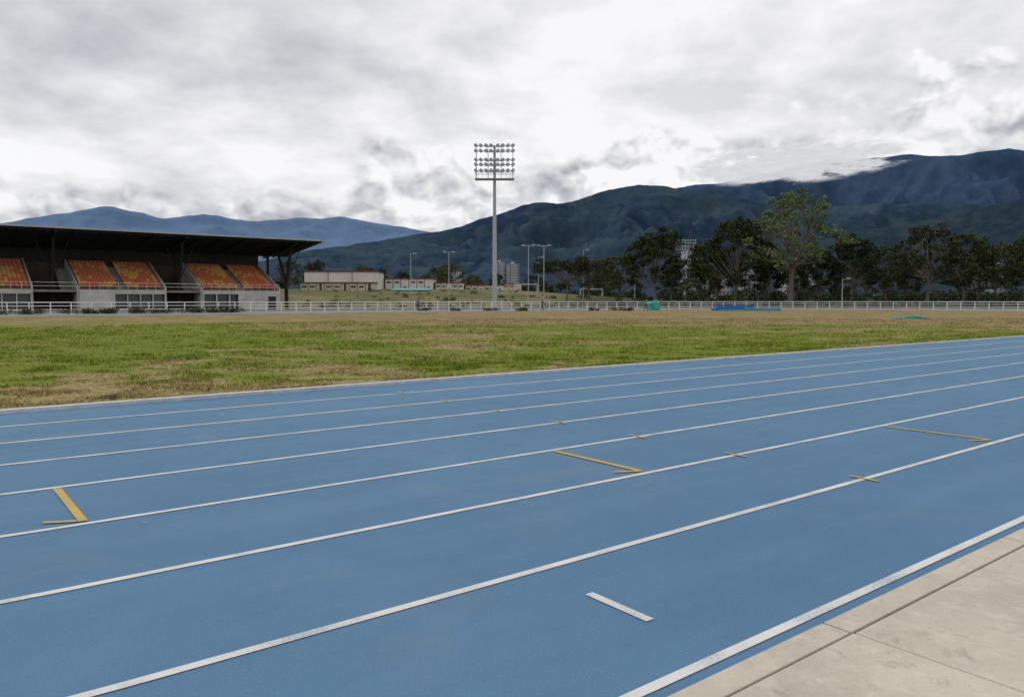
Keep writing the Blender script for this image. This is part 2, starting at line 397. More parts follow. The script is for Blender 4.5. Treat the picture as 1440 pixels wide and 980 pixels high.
TM={'d1':(tree_mesh('tree_a',1,16,6.3,.25,M_leafD,60,30,.30,lr=(1.1,2.2)),16),
    'd2':(tree_mesh('tree_b',2,16,7,.24,M_leafD,60,34,.30,lr=(1.1,2.1)),16),
    'd3':(tree_mesh('tree_c',3,14,7.5,.28,M_leafO,48,28,.28,lr=(1.0,2.0)),14),
    'd4':(tree_mesh('tree_g',8,14,6.8,.26,M_leafD,46,26,.28,lr=(1.0,2.1)),14),
    'o1':(tree_mesh('tree_d',4,12,6,.25,M_leafO,55,26,.26,lr=(.9,1.9)),12),
    'u1':(tree_mesh('tree_e',5,9,6.8,.45,M_leafD,75,26,.22,flat=.5,lr=(1.0,1.8)),9),
    'p1':(tree_mesh('tree_f',6,22,8.0,.30,M_leafL,36,40,.26,airy=True,lr=(.9,1.9)),22)}
def tree(name,kind,px_az,Yd,H,wscale=1.0,rot=None):
    x=px_az*Yd; me,h0=TM[kind]; o=bpy.data.objects.new(name,me); COL.objects.link(o)
    k=H/h0; o.scale=(k*wscale,k*wscale,k); o.location=(x,Yd,terr(x,Yd)-.1); o.rotation_euler=(0,0,random.random()*6.28 if rot is None else rot)
T=[('broadleaf_tree','d1',.183,165,15.8,1.05),('broadleaf_tree','d2',.288,168,18.8,.95),('broadleaf_tree','o1',.242,172,9.5,1.0),
('broadleaf_tree','o1',.137,178,11.5,1.0),('broadleaf_tree','o1',.10,200,10.5,1.0),('eucalyptus_tree','p1',.358,158,23.4,1.05),
('broadleaf_tree','d1',.265,178,14,.9),('broadleaf_tree','d2',.325,172,14,.85),('broadleaf_tree','d1',.395,166,12.5,.85),('broadleaf_tree','d1',.437,160,14.6,.95),
('broadleaf_tree','d4',.482,162,12.4,.95),('broadleaf_tree','d3',.535,158,16.4,.95),('broadleaf_tree','d4',.580,162,14.8,.95),
('broadleaf_tree','o1',.622,160,12.8,.95),('broadleaf_tree','d2',.668,158,14.8,.85),('broadleaf_tree','d2',.72,160,15,.9),('broadleaf_tree','d3',.79,158,14,.9),
('umbrella_tree','u1',.070,185,10.3,1.05),('broadleaf_tree','d2',.505,190,12,1.0),('broadleaf_tree','d1',.365,190,11,1.0),
('broadleaf_tree','d1',.205,205,9,1.1),('broadleaf_tree','d2',.60,190,12,1.0),('broadleaf_tree','o1',.455,190,10,1.0),
('broadleaf_tree','o1',-.285,215,8.5,.8),('broadleaf_tree','d1',-.255,270,10,1.0),('broadleaf_tree','o1',-.19,290,9.5,1.1),('broadleaf_tree','d1',-.17,285,8,1.1),
('broadleaf_tree','d3',-.08,280,10,1.2),('broadleaf_tree','o1',-.095,290,9,1.2),('broadleaf_tree','o1',.03,300,7,1.2),('broadleaf_tree','o1',-.42,175,9,1.0),
('broadleaf_tree','d1',-.14,300,7.5,1.2),('broadleaf_tree','o1',-.05,262,5.5,1.2),('broadleaf_tree','d1',-.02,280,6.5,1.2),('broadleaf_tree','d1',.118,230,8,1.2)]
for q in T: tree(*q)
rg=np.random.default_rng(9); cs=[];rs=[]
for i in range(360):
    az=rg.uniform(-.75,.95); Yd=rg.uniform(310,620); x=az*Yd; hh=rg.uniform(3,9)
    for k in range(3):
        cs.append(np.array([x+rg.uniform(-5,5),Yd+rg.uniform(-4,4),terr(x,Yd)+hh*rg.uniform(.2,.75)])); rs.append(rg.uniform(2.2,4.5))
V,F=leaves(cs,rs,12,.8,rg)
me=npmesh('distant_tree_line',V,F,[leafmat('hazy_leaves',(.03,.048,.028),(.05,.07,.042),(.075,.09,.055))]); COL.objects.link(bpy.data.objects.new('distant_tree_line',me))
cs=[];rs=[]
for i in range(200):
    az=rg.uniform(.13,.85); Yd=rg.uniform(150,176); x=az*Yd
    cs.append(np.array([x,Yd,terr(x,Yd)+rg.uniform(.1,2.4)])); rs.append(rg.uniform(.7,1.5))
V,F=leaves(cs,rs,40,.27,rg); COL.objects.link(bpy.data.objects.new('undergrowth',npmesh('undergrowth',V,F,[M_leafD])))
cs=[];rs=[]
for i in range(120):
    az=rg.uniform(-.27,.13); Yd=rg.uniform(150,232); x=az*Yd
    cs.append(np.array([x,Yd,terr(x,Yd)+rg.uniform(.0,.5)])); rs.append(rg.uniform(.4,1.2))
V,F=leaves(cs,rs,50,.2,rg); COL.objects.link(bpy.data.objects.new('slope_scrub',npmesh('slope_scrub',V,F,[M_leafO])))
cs=[];rs=[]
for i in range(150):
    s=rg.uniform(-12,33); p=W(s,95.6+rg.uniform(-.4,.4),rg.uniform(.1,.35)); cs.append(np.array(p)); rs.append(rg.uniform(.4,.75))
V,F=leaves(cs,rs,140,.11,rg); COL.objects.link(bpy.data.objects.new('hedge',npmesh('hedge',V,F,[M_leafO])))
for (a,Yd,wd_) in ((-.113,112,1.6),(-.074,108,1.6),(-.028,106,2.2),(.014,108,1.8),(.105,110,1.4),(.134,112,2.2),(.15,109,1.2)):
    x=a*Yd; cs=[np.array([rg.uniform(-wd_/2,wd_/2),rg.uniform(-.4,.4),rg.uniform(.05,.35)]) for i in range(11)]; rs=[rg.uniform(.25,.5) for i in cs]
    V,F=leaves(cs,rs,160,.09,rg); o=bpy.data.objects.new('bush',npmesh('bush',V,F,[M_leafO])); o.location=(x,Yd,0); COL.objects.link(o)

# ---------------------------------------------------------------- mountains
def mtn_mat(name,c1,c2,c3,sc):  # air haze is put into the base colours as blue
    m,t,b=newmat(name); g=t.add('ShaderNodeNewGeometry').outputs['Position']
    n=t.noise(g,sc,4,.58,.4); n2=t.noise(g,sc*7,4,.62)
    c=t.mix(t.mr(n,.40,.60),c1,c2); c=t.mix(t.mr(n2,.48,.66,0,.45),c,c3); c=t.mix(t.mr(n2,.36,.46,.35,0),c,tuple(x*.65 for x in c1))
    t.l.new(c,b.inputs['Base Color']); b.inputs['Roughness'].default_value=1; b.inputs['Specular IOR Level'].default_value=0
    return m
def mountain(name,prof,r0,r1,material,az0,az1,na,nr,ns=900.0,amp=.45,seed=0.0,back=.7):
    pa=[p[0] for p in prof]; pe=[p[1] for p in prof]; mb=MB(); nb=8
    for i in range(na):
        az=az0+(az1-az0)*i/(na-1); e=float(np.interp(az,pa,pe)); A=math.radians(az); sa,ca=math.sin(A),math.cos(A)
        cr=noise.fractal(Vector((az*.35,seed,0)),1,2,6)*.0035*(1 if e>.02 else 0)
        rr1=r1*(1+.06*noise.noise(Vector((az*.12,seed+3,0))))
        for j in range(nr+nb):
            tt=j/(nr-1) if j<nr else 1+(j-nr+1)*.06
            r=r0+(rr1-r0)*tt; x,y=r*sa,r*ca; Hc=(e+cr)*rr1*ca
            if tt<=1:
                f=tt**1.15; wv=noise.noise(Vector((x/ns/2.5,y/ns/2.5,seed+9)))*.6
                rn=abs(noise.noise(Vector((x/ns+wv,y/ns+wv,seed))))*2.2
                rn2=abs(noise.noise(Vector((x/ns*2.7+5,y/ns*2.7,seed))))*2.2
                rn3=abs(noise.noise(Vector((x/ns*6,y/ns*6,seed+2))))*2
                rn4=noise.noise(Vector((x/ns*15,y/ns*15,seed+4)))+.5
                q=rn*.52+rn2*.30+rn3*.16+rn4*.04
                z=Hc*f*(1-amp*q*math.sin(math.pi*min(1,tt*1.0))**.5*(1.0 if tt<.97 else .6))
            else: z=Hc*(1-(tt-1)*back)
            mb.v.append((x,y,z+1.4-6*(1-min(tt,1))))
    M=nr+nb
    for i in range(na-1):
        for j in range(M-1):
            a=i*M+j; mb.f.append((a,a+M,a+M+1,a+1)); mb.m.append(0)
    return mb.obj(name,material,smooth=True)
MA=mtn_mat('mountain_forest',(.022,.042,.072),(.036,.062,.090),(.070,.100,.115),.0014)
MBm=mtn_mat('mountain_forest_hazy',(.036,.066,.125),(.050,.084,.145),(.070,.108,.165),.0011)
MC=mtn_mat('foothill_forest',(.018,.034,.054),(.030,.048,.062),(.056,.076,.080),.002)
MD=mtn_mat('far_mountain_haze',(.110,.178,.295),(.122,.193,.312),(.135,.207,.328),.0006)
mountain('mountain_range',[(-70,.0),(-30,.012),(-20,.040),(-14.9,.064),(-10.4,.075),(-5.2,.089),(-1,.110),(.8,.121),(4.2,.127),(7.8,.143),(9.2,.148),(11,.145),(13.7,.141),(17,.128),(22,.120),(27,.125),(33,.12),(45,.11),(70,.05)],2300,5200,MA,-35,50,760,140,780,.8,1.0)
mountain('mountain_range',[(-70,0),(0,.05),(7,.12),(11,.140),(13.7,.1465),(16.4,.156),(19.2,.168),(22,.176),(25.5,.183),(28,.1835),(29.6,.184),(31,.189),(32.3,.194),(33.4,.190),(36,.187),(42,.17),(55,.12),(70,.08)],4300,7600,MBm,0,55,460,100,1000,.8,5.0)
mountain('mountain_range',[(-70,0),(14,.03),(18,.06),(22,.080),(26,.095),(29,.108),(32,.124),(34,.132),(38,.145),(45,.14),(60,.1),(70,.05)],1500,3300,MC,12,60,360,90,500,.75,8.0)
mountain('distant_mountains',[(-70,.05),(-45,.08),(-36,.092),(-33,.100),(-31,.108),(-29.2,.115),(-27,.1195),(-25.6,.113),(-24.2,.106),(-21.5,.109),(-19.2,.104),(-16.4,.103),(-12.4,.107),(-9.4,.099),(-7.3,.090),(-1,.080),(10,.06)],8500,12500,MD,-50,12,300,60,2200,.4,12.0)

# clouds resting on the ridges
def cloud_mat(name,scale,dens,c1,c2,hi=.30):
    m=bpy.data.materials.new(name); m.use_nodes=True; t=NT(m.node_tree)
    for nd in list(t.n): t.n.remove(nd)
    o=t.add('ShaderNodeOutputMaterial'); G_=t.add('ShaderNodeTexCoord').outputs['UV']; g=t.add('ShaderNodeNewGeometry').outputs['Position']
    gx,gy,gz=t.sep(G_)
    rx=t.math('MULTIPLY',t.math('SUBTRACT',gx,.5),2.0); rz=t.math('MULTIPLY',t.math('SUBTRACT',gy,.5),2.0)
    rad=t.math('SUBTRACT',1.0,t.vmath('LENGTH',t.comb(rx,rz,0.0)))
    n=t.noise(g,scale,5,.6,.2); n2=t.noise(g,scale*3.2,3,.6,.2)
    al=t.mr(t.math('ADD',rad,t.math('ADD',t.mr(n,.3,.7,-.42,.50),t.mr(n2,.3,.7,-.14,.14))),.0,hi,0,dens,True)
    al=t.math('MULTIPLY',al,t.mr(rad,.0,.2))
    df=t.add('ShaderNodeBsdfDiffuse'); tl=t.add('ShaderNodeBsdfTranslucent'); c=t.mix(t.mr(n2,.35,.65),c1,c2)
    t.l.new(c,df.inputs[0]); t.l.new(c,tl.inputs[0])
    ad=t.add('ShaderNodeMixShader'); ad.inputs[0].default_value=.25; t.l.new(df.outputs[0],ad.inputs[1]); t.l.new(tl.outputs[0],ad.inputs[2])
    tr=t.add('ShaderNodeBsdfTransparent'); mx=t.add('ShaderNodeMixShader'); t.l.new(al,mx.inputs[0]); t.l.new(tr.outputs[0],mx.inputs[1]); t.l.new(ad.outputs[0],mx.inputs[2]); t.l.new(mx.outputs[0],o.inputs[0])
    return m
def cloud(name,az0,az1,e0,e1,r,material,lean=1.0,tilt=0.0):
    mb=MB(); na,nz=24,8
    for i in range(na+1):
        A=math.radians(az0+(az1-az0)*i/na)
        for j in range(nz+1):
            k=j/nz; el=e0+tilt*i/na+(e1-e0)*k; rr=r/(1-lean*(e1-e0)*k)
            mb.v.append((rr*math.sin(A),rr*math.cos(A),el*rr*math.cos(A)))
    for i in range(na):
        for j in range(nz):
            a=i*(nz+1)+j; mb.f.append((a,a+nz+1,a+nz+2,a+1)); mb.m.append(0)
    ob=mb.obj(name,material,smooth=True); uv=ob.data.uv_layers.new(name='UVMap')
    for lp in ob.data.loops:
        q=lp.vertex_index; uv.data[lp.index].uv=((q//(nz+1))/na,(q%(nz+1))/nz)
    return ob
CM=cloud_mat('cloud_vapour',.0028,.95,(.97,.97,.98),(.86,.88,.91),.45)
cloud('low_cloud',12.0,28.0,.134,.192,5650,CM,3.5,.027)

# ---------------------------------------------------------------- grandstand
M_conw=mat('stand_concrete',(.56,.55,.53),(.42,.41,.39),.6,.85)
M_cong=mat('stand_step_concrete',(.26,.25,.24),(.18,.17,.16),.8,.9)
M_steel=mat('dark_steel',(.020,.020,.023),(.012,.012,.014),2,.6)
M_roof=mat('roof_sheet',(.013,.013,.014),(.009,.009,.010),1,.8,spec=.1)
M_fascia=mat('roof_fascia',(.40,.42,.45),(.32,.34,.36),1,.5)
M_orange=mat('orange_seat_plastic',(.50,.12,.035),(.42,.10,.03),3,.45)
M_yseat=mat('yellow_seat_plastic',(.56,.30,.06),(.48,.25,.05),3,.45)
M_dark=mat('shadowed_interior',(.03,.028,.026),(.045,.04,.036),1,.9)  # near-black colour holds the shade under the roof and in passages
M_brown=mat('brown_rear_wall',(.10,.065,.05),(.075,.05,.04),1,.9)
M_glass=mat('window_glass',(.04,.045,.05),(.06,.065,.07),.4,.15,spec=.6)
M_rail=mat('white_rail_paint',(.78,.78,.78),(.68,.68,.69),2,.5)
M_brick=mat('red_brown_paint',(.17,.055,.04),(.13,.045,.035),2,.8)
M_galv=mat('galvanised_steel',(.46,.48,.50),(.38,.40,.42),1.5,.45,metal=.2)
stand_o=W(20,122,0); G=empty('grandstand',stand_o)
blocks=[(-29.9,-18.9),(-13.7,-2.7),(2.4,13.2),(18.7,29.7),(34.9,46.6)]
gaps=[-16.3,-.15,15.9,32.2,48.6]
walls=MB();steps=MB();seats=MB();rails=MB();darkp=MB();glass=MB();brown=MB()
ZB=2.95; RS=.385
for bi,(b0,b1) in enumerate(blocks):
    k=b0+(b1-b0)*.40
    if bi==4:
        walls.sbox(b0+5.2,b1,118.6,119.0,0,ZB)
        for q in range(3): walls.sbox(b0+.02+q*1.9,b0+.02+q*1.9+.14,118.65,118.95,0,2.4)
        walls.sbox(b0,b0+5.2,118.6,119.0,2.4,ZB)
        glass.sbox(b0,b0+5.2,119.3,119.35,0,2.4)
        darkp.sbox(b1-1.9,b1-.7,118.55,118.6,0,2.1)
    else:
        walls.sbox(b0,k,118.6,119.0,0,ZB)
        walls.sbox(k,b1,118.6,119.0,2.35,ZB)
        walls.sbox(k,b1,118.62,118.98,0,.3)
        nq=4
        for q in range(1,nq+1):
            sx=k+(b1-k)*q/nq; walls.sbox(sx-.12,sx,118.65,118.95,.3,2.35)
        glass.sbox(k,b1,119.3,119.34,.3,2.35)
    R=10
    for i in range(R):
        d0=119.0+i*.92; z=ZB+i*RS
        steps.sbox(b0,b1,d0,d0+.92,z-1.2 if i else z-.3,z-.0)
        ns=int((b1-b0)/.52)
        for j in range(ns):
            s=b0+.25+j*.52; mid=(b1+b0)/2
            if abs(s+.22-mid)<.62 or s+.45>b1-.2: continue
            u=(j/ns); pat=(math.sin(u*9+bi)*.45+math.sin(i*.9+u*5)*.5+random.uniform(-.8,.8))
            mi=1 if (pat>.15 and i<9) else 0
            seats.sbox(s,s+.44,d0+.30,d0+.68,z+.40,z+.45,mi)
            seats.sbox(s,s+.44,d0+.66,d0+.71,z+.42,z+.84,mi)
            seats.sbox(s+.19,s+.25,d0+.45,d0+.5,z,z+.40,mi)
    for se in (b0-.2,b1):
        c=[W(se,119,0),W(se+.2,119,0),W(se+.2,128.4,0),W(se,128.4,0),W(se,119,3.4),W(se+.2,119,3.4),W(se+.2,128.4,7.4),W(se,128.4,7.4)]
        walls.hexa(c,0)
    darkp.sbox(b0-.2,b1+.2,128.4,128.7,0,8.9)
    for q in range(int((b1-b0)/1.2)+1):
        s=b0+.1+q*1.2; rails.beam(W(s,118.8,ZB),W(s,118.8,ZB+.95),.035)
    for z in (.95,.5): rails.beam(W(b0,118.8,ZB+z),W(b1,118.8,ZB+z),.035)
for g0 in gaps[:-1]:
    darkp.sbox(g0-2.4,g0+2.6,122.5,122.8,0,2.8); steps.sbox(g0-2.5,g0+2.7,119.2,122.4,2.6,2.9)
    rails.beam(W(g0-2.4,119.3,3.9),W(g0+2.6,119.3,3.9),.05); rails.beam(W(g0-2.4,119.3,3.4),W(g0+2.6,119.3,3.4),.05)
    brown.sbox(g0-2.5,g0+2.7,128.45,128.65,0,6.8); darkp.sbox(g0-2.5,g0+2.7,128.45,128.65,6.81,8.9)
    for i in range(9): steps.sbox(g0+1.2,g0+2.6,122.6+i*.55,123.15+i*.55,2.6+i*.3,2.95+i*.38)
R0,R1=-34,52.7
roof=MB(); roof.hexa([W(R0,116,10.75),W(R1,116,10.75),W(R1,131,9.05),W(R0,131,9.05),W(R0,116,10.95),W(R1,116,10.95),W(R1,131,9.25),W(R0,131,9.25)])
fas=MB(); fas.sbox(R0,R1,115.86,115.99,10.80,11.04)
fas.hexa([W(R1+.01,116,10.8),W(R1+.08,116,10.8),W(R1+.08,131,9.1),W(R1+.01,131,9.1),W(R1+.01,116,11.02),W(R1+.08,116,11.02),W(R1+.08,131,9.32),W(R1+.01,131,9.32)])
st=MB()
for i in range(13):
    f=(i+.5)/13; d=116+15*f; z=10.75-1.7*f; st.beam(W(R0,d,z-.09),W(R1,d,z-.09),.09,.16)
for g0 in gaps:
    s=g0
    st.hexa([W(s-.13,116.2,10.35),W(s+.13,116.2,10.35),W(s+.13,122,9.2),W(s-.13,122,9.2),W(s-.13,116.2,10.62),W(s+.13,116.2,10.62),W(s+.13,122,9.95),W(s-.13,122,9.95)])
    st.hexa([W(s-.13,122,9.2),W(s+.13,122,9.2),W(s+.13,130.8,8.6),W(s-.13,130.8,8.6),W(s-.13,122,9.95),W(s+.13,122,9.95),W(s+.13,130.8,8.95),W(s-.13,130.8,8.95)])
    st.beam(W(s,121,0),W(s,121,4.2),.5,.5); st.beam(W(s,121,4.1),W(s,118.7,9.9),.4,.36,w1=.28); st.beam(W(s,121,4.1),W(s,124.5,9.4),.4,.36,w1=.28)
    st.beam(W(s,121,4.1),W(s+2.2,120,10.1),.1,.1); st.beam(W(s,121,4.1),W(s-2.2,120,10.1),.1,.1)
    st.beam(W(s,128.9,0),W(s,128.9,9),.35,.35)
for i in range(28):
    s=R0+1+i*3.2
    if s<R1: st.beam(W(s,116.1,10.5),W(s,130.9,8.82),.08,.2)
walls.obj('front_wall',M_conw,stand_o,G); steps.obj('terrace_steps',M_cong,stand_o,G); seats.obj('seats',[M_orange,M_yseat],stand_o,G)
rails.obj('railings',M_rail,stand_o,G); darkp.obj('back_wall_shade_panels',M_dark,stand_o,G); glass.obj('windows',M_glass,stand_o,G); brown.obj('rear_wall',M_brown,stand_o,G)
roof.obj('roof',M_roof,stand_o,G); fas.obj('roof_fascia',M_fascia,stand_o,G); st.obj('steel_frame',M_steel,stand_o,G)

# ---------------------------------------------------------------- perimeter fence
mb=MB(); A=oval(50.2,nb=78,ns=42)
dense=[p for p in A if p[1]>30]
for i,p in enumerate(dense):
    mb.cyl(W(*p,0),W(*p,1.28),.06,n=6)
    if i+1<len(dense):
        q=dense[i+1]
        if math.hypot(q[0]-p[0],q[1]-p[1])<3:
            for z,tk in ((1.25,.10),(.86,.07),(.47,.07)): mb.beam(W(*p,z),W(*q,z),tk)
mb.obj('white_railing_fence',M_rail)
mb=MB(); A2=oval(51.2,nb=78,ns=42); B2_=oval(51.45,nb=78,ns=42)
for i in range(len(A2)):
    if A2[i][1]>30:
        j=(i+1)%len(A2); mb.hexa([W(*A2[i],-.02),W(*A2[j],-.02),W(*B2_[j],-.02),W(*B2_[i],-.02),W(*A2[i],.3),W(*A2[j],.3),W(*B2_[j],.3),W(*B2_[i],.3)])
mb.obj('low_wall',M_apron)

# ---------------------------------------------------------------- floodlight tower
M_lh=mat('lamp_housing',(.22,.23,.24),(.16,.16,.17),3,.5); M_lg=mat('lamp_glass',(.70,.72,.75),(.6,.62,.65),3,.2)
def floodlight(name,x,y,H,w_,rows,zbot,base_z):
    o=Vector((x,y,base_z)); E=empty(name,o); p=MB(); hd=MB(); lamps=MB()
    p.cyl(o,o+Vector((0,0,.35)),.7,.7,12); p.cyl(o+Vector((0,0,.3)),o+Vector((0,0,H*.45)),.42,.34,14); p.cyl(o+Vector((0,0,H*.45)),o+Vector((0,0,H)),.34,.20,14)
    for i in range(int(H*1.6)): p.beam(o+Vector((-.12,-.55,1+i*.6)),o+Vector((.12,-.55,1+i*.6)),.03) if 1+i*.6<zbot else None
    p.beam(o+Vector((-.12,-.55,.8)),o+Vector((-.12,-.55,zbot)),.04); p.beam(o+Vector((.12,-.55,.8)),o+Vector((.12,-.55,zbot)),.04)
    hw=w_/2
    for side in (-.8,.6):
        for xx_ in (-hw*.93,-hw*.33,hw*.33,hw*.93):
            hd.beam(o+Vector((xx_,side,zbot)),o+Vector((xx_,side,H if side<0 else H-1)),.09)
    for z in (zbot,zbot+1.0):
        for side in (-1.0,1.0): hd.beam(o+Vector((-hw,side,z)),o+Vector((hw,side,z)),.08)
        for xx_ in (-hw,hw): hd.beam(o+Vector((xx_,-1,z)),o+Vector((xx_,1,z)),.08)
    hd.box(x-hw,x+hw,y-1,y+1,base_z+zbot-.08,base_z+zbot-.03)
    for q in range(11):
        xx_=-hw+2*hw*q/10; hd.beam(o+Vector((xx_,-1,zbot)),o+Vector((xx_,-1,zbot+1)),.04)
    for z in rows:
        hd.beam(o+Vector((-hw,-.85,z)),o+Vector((hw,-.85,z)),.12); hd.beam(o+Vector((-hw*.5,0,z)),o+Vector((hw*.5,0,z)),.1)
        hd.beam(o+Vector((0,.1,z)),o+Vector((0,-.85,z)),.12)
        for q in range(8):
            xx_=-hw+.3+(2*hw-.6)*q/7
            yaw=(-.55 if q<4 else .55)+.1*math.sin(q*3+z); dr=Vector((math.sin(yaw),-math.cos(yaw),-.62)).normalized()
            c=o+Vector((xx_,-1.1,z+.12)); lamps.cyl(c,c+dr*.24,.16,.36,10,mi=0); lamps.cyl(c+dr*.24,c+dr*.28,.36,.36,10,mi=0); lamps.cyl(c+dr*.282,c+dr*.29,.32,.32,10,mi=1)
            hd.beam(o+Vector((xx_,-.85,z)),c,.07)
    p.obj('pole',M_galv,o,E); hd.obj('head_frame',M_galv,o,E); lamps.obj('lamps',[M_lh,M_lg],o,E)
floodlight('floodlight_tower',-3.0,135,27.7,6.7,[27.8,26.9,25.4,24.6,23.6],22.3,-.02)
floodlight('floodlight_tower',.2225*262,262,20.5,6.5,[20.4,19.5,18.4],17.2,terr(.2225*262,262))

def lamp_post(x,y,top,arms=2):
    z0=terr(x,y); o=Vector((x,y,z0)); E=empty('street_lamp',o); p=MB(); h=MB()
    p.cyl(o,o+Vector((0,0,.5)),.16,.16,8); p.cyl(o+Vector((0,0,.4)),Vector((x,y,top)),.12,.07,8)
    for s_ in ([-1,1] if arms==2 else [1]):
        p.cyl(Vector((x,y,top-.3)),Vector((x+s_*1.0,y,top+.05)),.05,.04,6)
        h.hexa([Vector((x+s_*.7,y-.2,top-.02)),Vector((x+s_*1.6,y-.2,top)),Vector((x+s_*1.6,y+.2,top)),Vector((x+s_*.7,y+.2,top-.02)),Vector((x+s_*.8,y-.12,top+.14)),Vector((x+s_*1.5,y-.12,top+.12)),Vector((x+s_*1.5,y+.12,top+.12)),Vector((x+s_*.8,y+.12,top+.14))])
        h.box(x+s_*1.1-.25,x+s_*1.1+.25,y-.15,y+.15,top-.1,top-.025)
    p.obj('pole',M_galv,o,E); h.obj('lamp_head',M_galv,o,E)
for a,Yd,py,n_ in ((-.130,210,357,1),(-.081,200,355,2),(.021,175,346,2),(.041,172,346,2),(.034,230,362,1),(.0917,200,352,1),(.158,170,366,1),(.425,150,392,1),(.466,200,380,1),(-.145,300,392,1)):
    lamp_post(a*Yd,Yd,1.425+(423-py)/1090*Yd,n_)

# ---------------------------------------------------------------- buildings
M_wall=mat('white_wall',(.70,.67,.63),(.58,.56,.52),.3,.9); M_wallc=mat('cream_wall',(.58,.52,.43),(.5,.45,.37),.3,.9)
def sport_building(x0,x1,y0,dep,z0,z1,nwin,mw,nopen=True):
    o=Vector(((x0+x1)/2,y0+dep/2,z0)); E=empty('sports_building',o); a=MB();r=MB();g=MB()
    a.box(x0,x1,y0,y0+dep,z0-2,z1); r.box(x0-.3,x1+.3,y0-.3,y0+dep+.3,z1+.002,z1+.32)
    wn=(x1-x0)/nwin
    for i in range(nwin):
        xa=x0+wn*i
        if nopen and i%3==2: g.box(xa+wn*.35,xa+wn*.65,y0-.05,y0-.004,z0,z0+2.2)
        elif nopen: g.box(xa+wn*.2,xa+wn*.8,y0-.05,y0-.004,z1-1.25,z1-.7)
        r.box(xa-.08,xa+.08,y0-.1,y0-.055,z0,z1)
    a.obj('walls',mw,o,E); r.obj('roof_trim',M_brick,o,E); g.obj('windows',M_glass,o,E)
sport_building(-62,-40.5,232,14,5.0,10.0,3,M_wall,False)
sport_building(-60.5,-39.5,222,6,4.3,6.4,9,M_wallc)
sport_building(-40.0,-25,245,12,3.7,8.2,6,M_wall)
sport_building(-24.5,-15.5,248,10,3.4,7.0,5,M_wall)
sport_building(-15,-3,250,10,3.2,6.3,6,M_wall)
sport_building(-12,4,330,10,4,8.5,6,M_wallc)
def apartment(x0,x1,y0,dep,z0,z1,floors,bays,mw):
    o=Vector(((x0+x1)/2,y0,z0)); E=empty('apartment_building',o); a=MB();g=MB();s_=MB()
    a.box(x0,x1,y0,y0+dep,z0,z1); a.box(x0+(x1-x0)*.35,x0+(x1-x0)*.6,y0+dep*.3,y0+dep*.7,z1,z1+2.6)
    fh=(z1-z0)/floors; bw=(x1-x0)/bays
    for i in range(floors):
        s_.box(x0-.15,x1+.15,y0-.25,y0-.003,z0+fh*i,z0+fh*i+.22)
        for j in range(bays):
            if (j%3)==1: g.box(x0+bw*(j+.12),x0+bw*(j+.88),y0-.06,y0-.004,z0+fh*(i+.12),z0+fh*(i+.88)); s_.box(x0+bw*(j+.1),x0+bw*(j+.9),y0-1.2,y0-1.1,z0+fh*i+.22,z0+fh*i+1.2)
            else: g.box(x0+bw*(j+.25),x0+bw*(j+.75),y0-.06,y0-.004,z0+fh*(i+.35),z0+fh*(i+.82))
    for j in range(int(dep/4)):
        for i in range(floors):
            g.box(x0-.05,x0-.004,y0+2+j*4,y0+3.6+j*4,z0+fh*(i+.35),z0+fh*(i+.82)); g.box(x1+.004,x1+.05,y0+2+j*4,y0+3.6+j*4,z0+fh*(i+.35),z0+fh*(i+.82))
    a.obj('walls',mw,o,E); g.obj('windows',M_glass,o,E); s_.obj('floor_slabs',M_aptslab,o,E)
M_apt=mat('apartment_render',(.42,.44,.46),(.36,.38,.40),.2,.9); M_aptslab=mat('apartment_slab',(.36,.37,.39),(.3,.31,.33),.3,.9)
apartment(-20,-9,900,14,3,46,14,4,M_apt); apartment(-6,8,880,14,3,43,13,5,M_apt); apartment(-68,-58,880,12,3,38,11,4,M_apt)
apartment(101,118,450,16,2,30.5,10,7,M_apt); apartment(122,132,470,14,2,24,8,4,M_apt); apartment(176,194,500,16,2,32,10,6,M_apt); apartment(155,168,520,16,2,27,9,5,M_apt)
apartment(375,392,620,16,2,34,9,5,M_apt)

def goal(x,y):
    z=terr(x,y)-.05; o=Vector((x,y,z)); m_=MB()
    for s_ in (-3.66,3.66): m_.cyl(o+Vector((s_,0,0)),o+Vector((s_,0,2.5)),.09,n=8); m_.cyl(o+Vector((s_,0,2.4)),o+Vector((s_,1.6,0)),.05,n=6)
    m_.cyl(o+Vector((-3.7,0,2.44)),o+Vector((3.7,0,2.44)),.09,n=8); m_.cyl(o+Vector((-3.66,1.6,.05)),o+Vector((3.66,1.6,.05)),.05,n=6); m_.obj('football_goal',M_rail,o)
goal(.102*262,262); goal(.018*255,255)

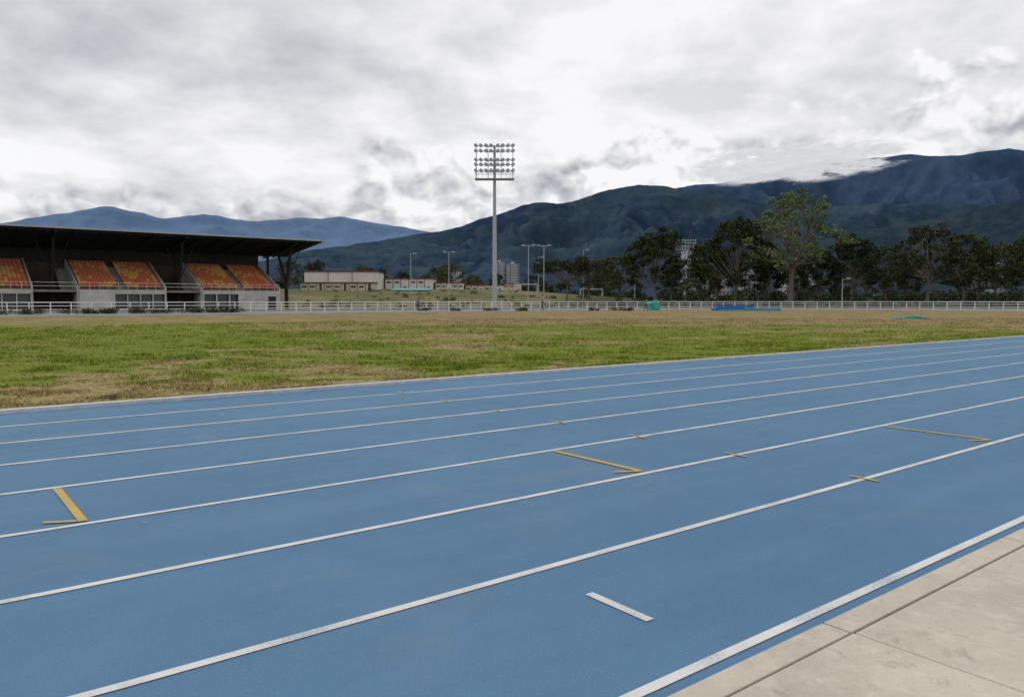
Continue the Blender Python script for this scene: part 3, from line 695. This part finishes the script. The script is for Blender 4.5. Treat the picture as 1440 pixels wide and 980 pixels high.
M_blue=mat('blue_mat_vinyl',(.03,.16,.46),(.025,.13,.38),1,.5); M_teal=mat('teal_tarp',(.05,.36,.30),(.03,.25,.22),3,.5)
o=Vector((33.5,112,0)); mb=MB()
mb.box(29.0,33.2,110.6,113.2,.0,.42,0); mb.box(33.24,38.4,110.6,113.4,.0,.30,0); mb.box(29.4,34.6,110.8,113,.43,.72,0); mb.box(29.3,38.2,110.4,110.59,.02,.16,1)
mb.obj('landing_mat',[M_blue,M_teal],o,bevel=.06)
def lump(name,x,y,rx,ry,rz,m_,seed):
    mb=MB(); n,mm=28,12
    for j in range(mm+1):
        ph=math.pi/2*j/mm
        for i in range(n):
            a=2*math.pi*i/n; q=1+.22*noise.noise(Vector((math.cos(a)*1.5,math.sin(a)*1.5,ph*2+seed)))+.1*noise.noise(Vector((math.cos(a)*5,math.sin(a)*5,ph*5+seed)))
            mb.v.append((math.cos(a)*rx*math.cos(ph)**.6*q,math.sin(a)*ry*math.cos(ph)**.6*q,rz*math.sin(ph)**.8*q))
    for j in range(mm):
        for i in range(n):
            mb.f.append((j*n+i,j*n+(i+1)%n,(j+1)*n+(i+1)%n,(j+1)*n+i)); mb.m.append(0)
    ob=mb.obj(name,m_,smooth=True); ob.location=(x,y,0); return ob
lump('covered_equipment',20.8,114,.95,.8,1.35,M_teal,1.0)
lump('folded_tarp',32.2,62,1.0,.5,.22,M_teal,4.0); lump('folded_tarp',31.0,62.6,.5,.3,.12,M_teal,6.0)
mb=MB(); o=Vector((-29,225,3.5))
for i in range(4):
    mb.cyl((-34+i*3.3,225,2.2),(-34+i*3.3,225,4.7),.06,n=6)
mb.hexa([(-34.5,222.8,4.4),(-23.5,222.8,4.4),(-23.5,227,5.0),(-34.5,227,5.0),(-34.5,222.8,4.5),(-23.5,222.8,4.5),(-23.5,227,5.12),(-34.5,227,5.12)],1)
mb.obj('green_awning',[M_galv,M_teal],o)

# ---------------------------------------------------------------- people
def person(x,y,rot,shirt,pants,pose):
    m,t,b=newmat('person_clothes'); tc=t.add('ShaderNodeTexCoord').outputs['Object']; xo,yo,zo=t.sep(tc)
    c=t.mix(t.math('GREATER_THAN',zo,.09),(.05,.05,.05),pants); c=t.mix(t.math('GREATER_THAN',zo,.93),c,shirt)
    c=t.mix(t.math('GREATER_THAN',zo,1.45),c,(.25,.14,.09)); c=t.mix(t.math('GREATER_THAN',zo,1.64),c,(.015,.012,.01))
    hand=t.math('MULTIPLY',t.math('GREATER_THAN',t.math('ABSOLUTE',xo),.235),t.math('LESS_THAN',zo,1.12)); c=t.mix(hand,c,(.25,.14,.09))
    t.l.new(c,b.inputs['Base Color']); b.inputs['Roughness'].default_value=.8
    k=.30 if pose=='walk' else .03
    vs=[((0,0,.97),.135),((0,0,1.12),.12),((0,0,1.30),.15),((0,0,1.43),.10),((0,0,1.50),.055),((0,.01,1.58),.085),((0,.01,1.68),.09),
     ((.10,0,.92),.10),((.11,k*.5,.50),.065),((.12,k*.9,.09),.045),((.12,k*.9-.14,.04),.035),
     ((-.10,0,.92),.10),((-.11,-k*.3,.50),.065),((-.12,-k*.9+.1*(pose=='walk'),.09),.045),((-.12,-k*.9-.06,.04),.035),
     ((.19,0,1.40),.06),((.25,-k*.4,1.13),.042),((.27,-k*.9-.05,.90),.034),((.27,-k*.9-.09,.81),.03),
     ((-.19,0,1.40),.06),((-.25,k*.4,1.13),.042),((-.27,k*.6-.05,.90),.034),((-.27,k*.6-.07,.81),.03)]
    ed=[(0,1),(1,2),(2,3),(3,4),(4,5),(5,6),(0,7),(7,8),(8,9),(9,10),(0,11),(11,12),(12,13),(13,14),(3,15),(15,16),(16,17),(17,18),(3,19),(19,20),(20,21),(21,22)]
    me=bpy.data.meshes.new('person'); me.from_pydata([v[0] for v in vs],ed,[]); me.materials.append(m)
    ob=bpy.data.objects.new('person',me); COL.objects.link(ob); md=ob.modifiers.new('skin','SKIN'); md.use_smooth_shade=True
    for i,v in enumerate(vs): me.skin_vertices[0].data[i].radius=(v[1],v[1]*(.75 if i<4 else 1))
    me.skin_vertices[0].data[0].use_root=True
    sb=ob.modifiers.new('sub','SUBSURF'); sb.levels=2; sb.render_levels=2
    ob.location=(x,y,0); ob.rotation_euler=(0,0,rot)
person(-.121*110,110,.4,(.06,.12,.2),(.03,.03,.05),'stand')
person(.039*108,108,1.3,(.04,.10,.06),(.04,.04,.05),'walk')
person(.173*110,110,2.2,(.05,.25,.2),(.03,.03,.04),'walk')
